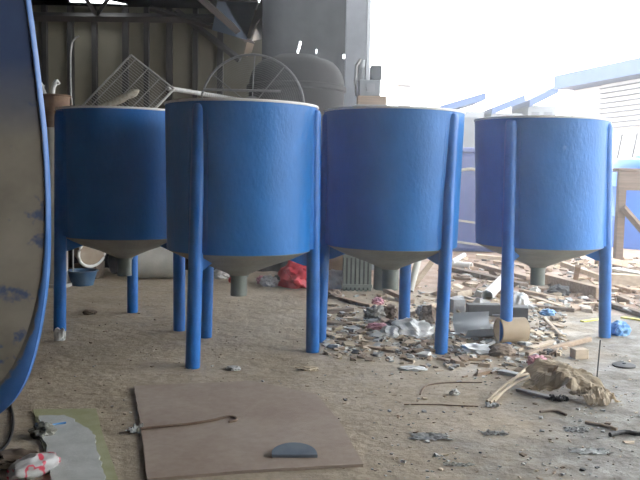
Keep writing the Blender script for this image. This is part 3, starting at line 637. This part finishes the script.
# crumpled paper bag, bundle of strips, thin rod, lid, wires
q = G(578, 404); t = thing('paper_bag', q + Vector((0, .12, 0)), 'large crumpled brown paper bag on floor in front of rightmost tank', 'bag')
def ragged(w, d, seed, amp, mtx, part, m, lab=None):
    b = BM(); crumple(b, w, d, seed, amp, 22, 16, .25); rot_bm(b, mtx)
    mz = min(v.co.z for v in b.verts)
    for v in b.verts: v.co.z = max(.002, v.co.z)
    o = obj(part, b, m, t, smooth=False)
    if lab: o['label'] = lab
TM, RM = Matrix.Translation, Matrix.Rotation
def draped(w, d, hgt, seed, nx, ny, mtx, part, m):      # one big torn sheet standing up in a few soft folds
    b = BM(); rows = []
    for jj in range(ny + 1):
        row = []
        for ii in range(nx + 1):
            u, v = ii / nx * 2 - 1, jj / ny * 2 - 1
            p = Vector((u * 1.3, v * 1.1, seed)); h_ = hgt * max(0, 1 - .55 * abs(u + .25 * v) ** 1.6 - .6 * max(0, -v) ** 1.3 - .35 * max(0, v) ** 2) + .028 * noise.noise(p * 2.2) - .05 * abs(noise.noise(p * 1.7 + Vector((7, 2, 1)))) + .02 * abs(noise.noise(p * 4)) + .02
            e = 1 + .26 * noise.noise(Vector((u * 2.4, v * 2.1, seed + 4))) + .05 * noise.noise(Vector((u * 8, v * 8, seed + 6)))
            row.append(b.verts.new((u * w / 2 * e, v * d / 2 * e, max(.004, h_))))
        rows.append(row)
    for r0, r1 in zip(rows, rows[1:]):
        for ii in range(nx): b.faces.new((r0[ii], r0[ii + 1], r1[ii + 1], r1[ii]))
    bmesh.ops.solidify(b, geom=b.faces[:], thickness=.005); rot_bm(b, mtx)
    for v in b.verts: v.co.z = max(.002, v.co.z)
    obj(part, b, m, t, smooth=False)
draped(.36, .30, .125, 3, 30, 26, TM((-.02, .08, .012)) @ RM(-.35, 4, 'Z') @ RM(.12, 4, 'Y'), 'bag_top', 'kraft')
draped(.19, .17, .05, 8, 20, 18, TM((.10, -.07, .0)) @ RM(.5, 4, 'Z'), 'torn_flap', 'kraft')
ragged(.09, .06, 9, .025, TM((-.08, -.07, 0)), 'underside_shade', 'slab', 'dark scrap standing in for shade under the raised edge')  # charcoal scrap stands in for the shade under the bag's raised edge
for i, (a, c, k) in enumerate((((487, 403), (548, 372), .0), ((490, 404), (540, 380), .02), ((494, 403), (530, 370), .015))):
    p0, p1 = G(*a), G(*c); mid = (p0 + p1) / 2 + Vector((.02 * i - .02, .02, .04)); b = BM()
    tube(b, [v - p0 for v in catmull([p0 + Vector((0, 0, .008)), mid, p1 + Vector((0, 0, .01 + k))], 8)], .008, 6)
    tag(obj('cane_strip', b, 'kraft', loc=p0), ['long pale cane strip running up right to the paper bag', 'nearest pale cane strip left of the paper bag', 'steepest pale cane strip left of the paper bag'][i], 'strip', 'pale cane strips')
q = G(596, 388); hh = P(598, 340, q.y).z; b = BM(); tube(b, [Vector((0, 0, 0)), Vector((.01, 0, hh))], .0035, 6); tag(obj('thin_rod', b, 'steel_dark', loc=q), 'thin dark rod standing upright at right end of paper bag', 'rod')
q = G(624, 366); b = BM(); lathe(b, [(0, 0), (.065, 0), (.068, .008), (.055, .012), (.012, .014), (.01, .02), (0, .02)], 28); tag(obj('lid', b, 'slab', loc=q), 'flat dark round lid on floor at far right', 'lid')
def wire(pts, r, m, lab, name='wire', cat='wire', z=None):
    ps = [G(x, y) + Vector((0, 0, r)) for x, y in pts]; o = ps[0].copy(); b = BM(); tube(b, [v - o for v in catmull(ps, 6)], r, 7)
    return tag(obj(name, b, m, loc=o), lab, cat)
wire([(420, 395), (424, 388), (434, 384.5), (455, 383), (482, 383)], .0032, 'rust', 'bent dark wire on floor in front of third tank right foot')
wire([(404, 405), (430, 405), (455, 406), (478, 407)], .003, 'rust', 'straight dark strip standing in for the shadow of a pole, right of centre', 'bar', 'bar')  # thin dark strip laid where a pole's shadow falls on the floor
wire([(585, 424), (602, 427), (617, 431)], .008, 'wood', 'brown twig on floor at lower right', 'twig', 'twig')
wire([(540, 413), (555, 412), (566, 416)], .006, 'wood_dark', 'dark twig on floor below the paper bag', 'twig', 'twig')
wire([(610, 437), (624, 434), (640, 436), (655, 432)], .01, 'steel_dark', 'dark crooked twig at lower right edge', 'twig', 'twig')
def film(px, py, w, d, m, lab, seed, amp=.02, name='plastic_film', cat='film'):
    q = G(px, py); b = BM(); crumple(b, w, d, seed, amp, rag=.5); return tag(obj(name, b, m, loc=q), lab, cat)
film(430, 437, .15, .09, 'concrete', 'crumpled grey plastic film on floor at lower centre right', 2, .009)
film(592, 452, .15, .06, 'plastic_white', 'bright white plastic film on floor at lower right', 4, .012)
film(576, 430, .09, .07, 'concrete', 'pale grey film patch on floor below the paper bag', 5, .01)
film(494, 434, .09, .05, 'concrete', 'grey film scrap on floor at lower right of centre', 6, .012)
film(492, 407, .06, .04, 'plastic_white', 'white scrap at lower end of pale cane strips', 9, .02)
film(458, 465, .10, .03, 'paper', 'thin white scrap near lower edge right of brown sheet', 11, .01)
film(135, 432, .05, .06, 'paper', 'small white litter at left edge of the brown sheet', 12, .03, 'litter', 'litter')

# ------------------------------------------------------------------ foreground sheets
def sheet(name, pts, th, m, lab, cat, z=0.0, jit=.004):
    ps = [G(*p) for p in pts]; o = sum(ps, Vector()) / len(ps); o.z = z; poly = []
    for i, p in enumerate(ps):
        q = ps[(i + 1) % len(ps)]
        for s_ in range(10):
            w = p.lerp(q, s_ / 10); poly.append((w.x - o.x + jit * noise.noise(w * 23), w.y - o.y + jit * noise.noise(w * 23 + Vector((5, 5, 5)))))
    b = BM(); prism(b, poly, 0, th); return tag(obj(name, b, m, loc=o, smooth=False), lab, cat)
sheet('brown_sheet', [(134, 388), (180, 386), (250, 383), (316, 396), (340, 424), (363, 467), (250, 473), (147, 482), (141, 430)], .012, 'board', 'large stained brown sheet lying flat on floor at front', 'sheet')
ps = [(141, 430), (165, 427.5), (190, 425), (212, 421.5), (226, 418), (235, 418.5), (236, 421.5), (229, 423)]
pp = [G(x, y, .012) + Vector((0, 0, .006)) for x, y in ps]; b = BM(); tube(b, [v - pp[0] for v in catmull(pp, 5)], .0055, 7); tag(obj('hooked_rod', b, 'rust', loc=pp[0]), 'thin rusty rod with hooked end lying across the brown sheet', 'rod')
q = G(294, 458, .012); b = BM(); prism(b, [(-.085, 0), (.09, .005)] + [(.088 * math.cos(a), .012 + .07 * math.sin(a)) for a in [R(x) for x in range(10, 171, 16)]], 0, .012)
for v in b.verts: v.co.z += .02 * (v.co.y / .08)
for v in b.verts:
    if v.co.z < 0: v.co.z = 0
tag(obj('half_disc', b, 'scrap', loc=q), 'blue-grey half-round scrap lying on the brown sheet', 'scrap')
sheet('olive_board', [(33, 411), (96, 410), (104, 440), (122, 492), (56, 492), (40, 440)], .008, 'green_board', 'olive board on floor at lower left, under grey coated sheet', 'board')
o = sheet('grey_sheet', [(38, 419), (66, 418), (84, 430), (93, 434), (99, 460), (110, 494), (54, 494), (46, 450)], .006, 'grey_paint', 'grey coated sheet covering most of the olive board at lower left', 'sheet', z=.0085, jit=.014)
wire([(36, 428), (48, 429.5), (58, 428), (66, 427)], .004, 'blue_bag', 'short blue smear of paint strip on the grey coated sheet', 'paint_strip', 'strip').location.z += .015
q = G(30, 478); b = BM(); lump(b, (.19, .085, .07), 51, .22, 2.6, 4, True); rot_bm(b, Matrix.Rotation(1.0, 4, 'Z')); tag(obj('wrapper', b, 'wrapper', loc=q + Vector((0, .04, 0))), 'crumpled red and white wrapper at lower left corner', 'wrapper')
wire([(-6, 384), (6, 396), (12, 412), (13, 428), (8, 444), (-4, 456)], .006, 'black', 'looped black hose at left edge below the dish', 'hose', 'hose')
bag(8, 470, (.2, .14, .05), 'wood_dark', 'dark debris clump at lower left corner behind wrapper', 'debris_clump', 'debris', seed=61)
bag(40, 440, (.1, .09, .06), 'frp', 'grey crumpled scrap between black hose and grey coated sheet', 'litter', 'litter', seed=62)

# loose rubble nobody could count
mats = ['stone', 'concrete', 'wood', 'wood_pale', 'paper', 'slab', 'kraft']
def rubble(name, n_, poly, sz, w, lab, seed):
    rnd = random.Random(seed); b = BM(); k = 0
    while k < n_:
        px, py = poly(rnd); q = G(px, py)
        if q.y > 13 or q.y < 1.5: continue
        s_ = rnd.uniform(*sz) * (1 if rnd.random() < .85 else 1.8); mi = rnd.choices(range(7), w)[0]
        el = rnd.uniform(1, 3.2) if mi in (2, 3) else rnd.uniform(.7, 1.5)
        rot = Matrix.Rotation(rnd.uniform(0, 6.28), 3, 'Z') @ Matrix.Rotation(rnd.uniform(-.35, .35), 3, 'X')
        r_ = bmesh.ops.create_cube(b, size=1)
        for v in r_['verts']:
            v.co += Vector((rnd.uniform(-.3, .3), rnd.uniform(-.3, .3), rnd.uniform(-.2, .2)))
            v.co = rot @ Vector((v.co.x * s_ * el, v.co.y * s_, v.co.z * s_ * .5)) + q + Vector((0, 0, s_ * .18))
        for f in {f for v in r_['verts'] for f in v.link_faces}: f.material_index = mi
        k += 1
    tag(obj(name, b, mats, smooth=False), lab, 'rubble', kind='stuff')
rubble('heap_rubble', 1700, lambda r: (lambda x: (x, r.triangular(285, 366 + 22 * max(0, 1 - abs(x - 490) / 80), 335)))(r.uniform(322, 565)), (.007, .034), (4, 4, 2, 2, 2.2, .8, 3), 'loose rubble and wood chips strewn under the two right tanks', 1)
rubble('yard_rubble', 500, lambda r: (r.uniform(440, 650), r.uniform(258, 312)), (.02, .07), (5, 2, 4, 4, 1.5, 1.5, 2), 'broken wood and stones scattered over the brown yard soil', 2)
rubble('floor_chips', 420, lambda r: (r.uniform(370, 650), r.uniform(345, 480)), (.003, .010), (2, 4, 1, 1, 2.5, .7, 1), 'small chips scattered over the grey floor at lower right', 3)
rubble('dust_chips', 260, lambda r: (r.uniform(40, 420), r.triangular(285, 478, 330)), (.003, .009), (5, 2, 1, 1, .7, .8, 2), 'small grit scattered over the dusty floor at left', 4)

# ------------------------------------------------------------------ the yard outside
q = G(617, 272); zt4 = P(617, 168, q.y).z; ap = zt4 - P(617, 190, q.y).z
t = thing('timber_bench', (q.x, q.y, 0), 'weathered timber bench with diagonal brace at right edge of photo', 'bench')
b = BM(); box(b, (.9, .3, zt4 - .02), (1.96, .8, .04)); obj('bench_top', b, 'bench_wood', t, smooth=False, bevel=.005)
b = BM(); box(b, (.9, -.06, zt4 - .04 - (ap - .04) / 2), (1.94, .05, ap - .04)); obj('apron', b, 'bench_wood', t, smooth=False, bevel=.005)
for x_ in (0, 1.75):
    for y_ in (0, .6):
        b = BM(); box(b, (x_, y_, (zt4 - .04) / 2), (.09, .09, zt4 - .04)); obj('leg', b, 'bench_wood', t, smooth=False, bevel=.005)
zb0 = P(617, 207, q.y).z; b = BM(); tube(b, [Vector((.0, -.07, zb0)), Vector((.68, -.07, .045))], .045, 4); obj('brace', b, 'bench_wood', t, smooth=False)
q = G(664, 251); q.y += .0; rr_ = 42 / F * q.y; zt5 = P(640, 157, q.y).z
t = thing('water_drum', (q.x, q.y + rr_, 0), 'bright blue plastic water drum standing behind the timber bench', 'drum')
b = BM(); lathe(b, [(0, 0), (rr_ * .97, 0), (rr_, .05), (rr_, zt5 * .33), (rr_ * 1.02, zt5 * .35), (rr_, zt5 * .37), (rr_, zt5 * .66), (rr_ * 1.02, zt5 * .68), (rr_, zt5 * .7), (rr_, zt5 - .12), (rr_ * .9, zt5 - .03), (rr_ * .5, zt5), (0, zt5)], 48); obj('shell', b, 'blue_drum', t)
b = BM(); lathe(b, [(rr_ * .4, zt5 - .01), (rr_ * .4, zt5 + .04), (0, zt5 + .05)], 32); obj('lid', b, 'blue_drum', t)
# navy tub between third and fourth tanks
Yn = G(467, 252).y; xa, xb = P(440, 200, Yn).x, P(520, 200, Yn).x; zt6 = P(467, 152, Yn).z
t = thing('navy_tub', ((xa + xb) / 2, Yn + .5, 0), 'navy fibreglass tub with pale ribs, seen in gap between third and fourth tanks', 'tub')
b = BM(); box(b, (0, 0, zt6 / 2), (xb - xa, 1, zt6)); obj('shell', b, 'navy', t, smooth=False, bevel=.06)
for z0, z1 in ((P(467, 243, Yn).z, P(467, 246, Yn).z), (P(467, 222, Yn).z, P(467, 224, Yn).z)):
    b = BM(); box(b, (0, -.51, (z0 + z1) / 2), (xb - xa, .03, .03), Matrix.Rotation(.12, 3, 'Y')); obj('rib', b, 'frp_pale', t, smooth=False)
z0 = P(467, 171, Yn).z; b = BM(); tube(b, catmull([Vector((-.35, -.52, z0)), Vector((-.15, -.53, z0 + .03)), Vector((.0, -.53, z0 - .01)), Vector((.2, -.52, z0 - .03))], 6), .022, 8); obj('highlight_strip', b, 'frp_pale', t)  # pale tube shaped as the curved highlight on the tub's side
b = BM(); box(b, (0, 0, zt6 + .03), (xb - xa + .06, 1.06, .07)); obj('lid', b, 'navy', t, smooth=False, bevel=.02)

# louvred white building
p0, p1 = Vector((9.4, 29.5, 0)), Vector((11.1, 23, 0)); d = p1 - p0; L = d.length; rz = math.atan2(d.y, d.x)
t = thing('building', p0, 'white building with louvred wall and pale blue roof, outside at far right', 'building', rz=rz)
zr = P(640, 76, 25).z
b = BM(); box(b, (L / 2, 3, zr / 2), (L, 6, zr)); obj('wall', b, 'white_wall', t, smooth=False)
b = BM(); box(b, (L / 2, 2.8, zr + .28), (L + .3, 7, .5)); obj('roof', b, 'fascia', t, smooth=False)
def along(px):                              # distance along the front wall where a sight line crosses it
    dr = ray(px, 200); e = Vector((0, 0, 1)).cross(d).normalized(); tt = (p0.dot(e)) / dr.dot(e); return (dr * tt - p0).dot(d.normalized())
s0 = along(598); zl0 = P(620, 128, 26).z
lv = obj('louvre', (lambda b: (box(b, ((s0 + L) / 2, -.06, (zr + zl0) / 2), (L - s0, .06, zr - zl0)), b)[1])(BM()), 'white_wall', t, smooth=False)
for i in range(9):
    z = zl0 + (zr - zl0) * (i + .4) / 9.2; b = BM(); box(b, ((s0 + L) / 2, -.12, z), (L - s0, .1, .035)); obj('slat', b, 'shed_dark', lv, smooth=False)
for px in (622, 637):
    s_ = along(px); b = BM(); tube(b, [Vector((s_ - .1, -.2, P(px, 158, 26).z)), Vector((s_ + .1, -.2, P(px, 134, 26).z))], .03, 6); obj('stay_rod', b, 'shed_dark', t)
# pale sheds far off
for i, (pa, pb, ya, yb, Y, lab) in enumerate(((440, 484, 118, 98, 46, 'pale distant shed just above right side of third tank'), (491, 523, 117, 100, 46, 'pale distant shed with open dark front above rightmost tank'), (528, 556, 116, 91, 46, 'taller pale distant shed beside the louvred building'))):
    a, c = P(pa, ya, Y), P(pb, ya, Y); zt7 = P(pb, yb, Y).z; w = c.x - a.x
    t = thing('shed', ((a.x + c.x) / 2, Y, 0), lab, 'shed', 'pale sheds in the distance')
    b = BM(); box(b, (0, 2, zt7 * .43), (w, 4, zt7 * .86)); obj('wall', b, 'shed_wall', t, smooth=False)
    b = BM(); poly = [(-w * .5, zt7 * .84), (w * .5, zt7 * .98), (w * .5, zt7 * 1.05), (-w * .5, zt7 * .91)]; prism(b, poly, -4.2, .3); rot_bm(b, Matrix.Rotation(PI / 2, 4, 'X')); obj('roof', b, 'fascia', t, smooth=False)
    for k in (-.25, .2): b = BM(); box(b, (w * k, -.03, zt7 * .4), (w * .28, .06, zt7 * .8)); obj('door', b, 'shed_dark', t, smooth=False)
q = P(404, 108, 16); t = thing('concrete_post', (q.x, 16, 0), 'bleached pale post outside, above the middle of third tank', 'post'); zt8 = P(404, 82, 16).z
b = BM(); box(b, (0, 0, zt8 / 2), (.24, .24, zt8)); obj('shaft', b, 'white_wall', t, smooth=False, bevel=.02)
b = BM(); box(b, (0, 0, zt8 - .04), (.3, .3, .1)); obj('cap', b, 'white_wall', t, smooth=False, bevel=.02)

# ------------------------------------------------------------------ light
hm = bpy.data.materials.new('glare_volume'); hm.use_nodes = True; hn = hm.node_tree.nodes; hn.remove(hn['Principled BSDF'])
vsn = hn.new('ShaderNodeVolumeScatter'); vsn.inputs['Density'].default_value = HAZE; vsn.inputs['Anisotropy'].default_value = .66; vsn.inputs['Color'].default_value = (.97, .985, 1, 1)
hm.node_tree.links.new(vsn.outputs[0], hn['Material Output'].inputs['Volume']); M['haze'] = hm
b = BM(); box(b, (2.0, 3.5, 2.1), (5.1, 14.6, 4.18)); tag(obj('glare_haze', b, 'haze', smooth=False), 'thin haze volume added in place of veiling lens glare', 'haze', kind='stuff')  # added volume that imitates veiling lens glare, kept off the left side
w = bpy.data.worlds.new('overcast_sky'); sc.world = w; w.use_nodes = True
bg = w.node_tree.nodes['Background']; bg.inputs['Color'].default_value = (.93, .965, 1, 1); bg.inputs['Strength'].default_value = 4.0
vs_ = sc.view_settings; vs_.view_transform = 'Standard'; vs_.look = 'None'; vs_.gamma = 1; vs_.use_curve_mapping = False; vs_.exposure = 1.0
sc.cycles.use_denoising = True
sc.cycles.max_bounces = 10; sc.cycles.diffuse_bounces = 6
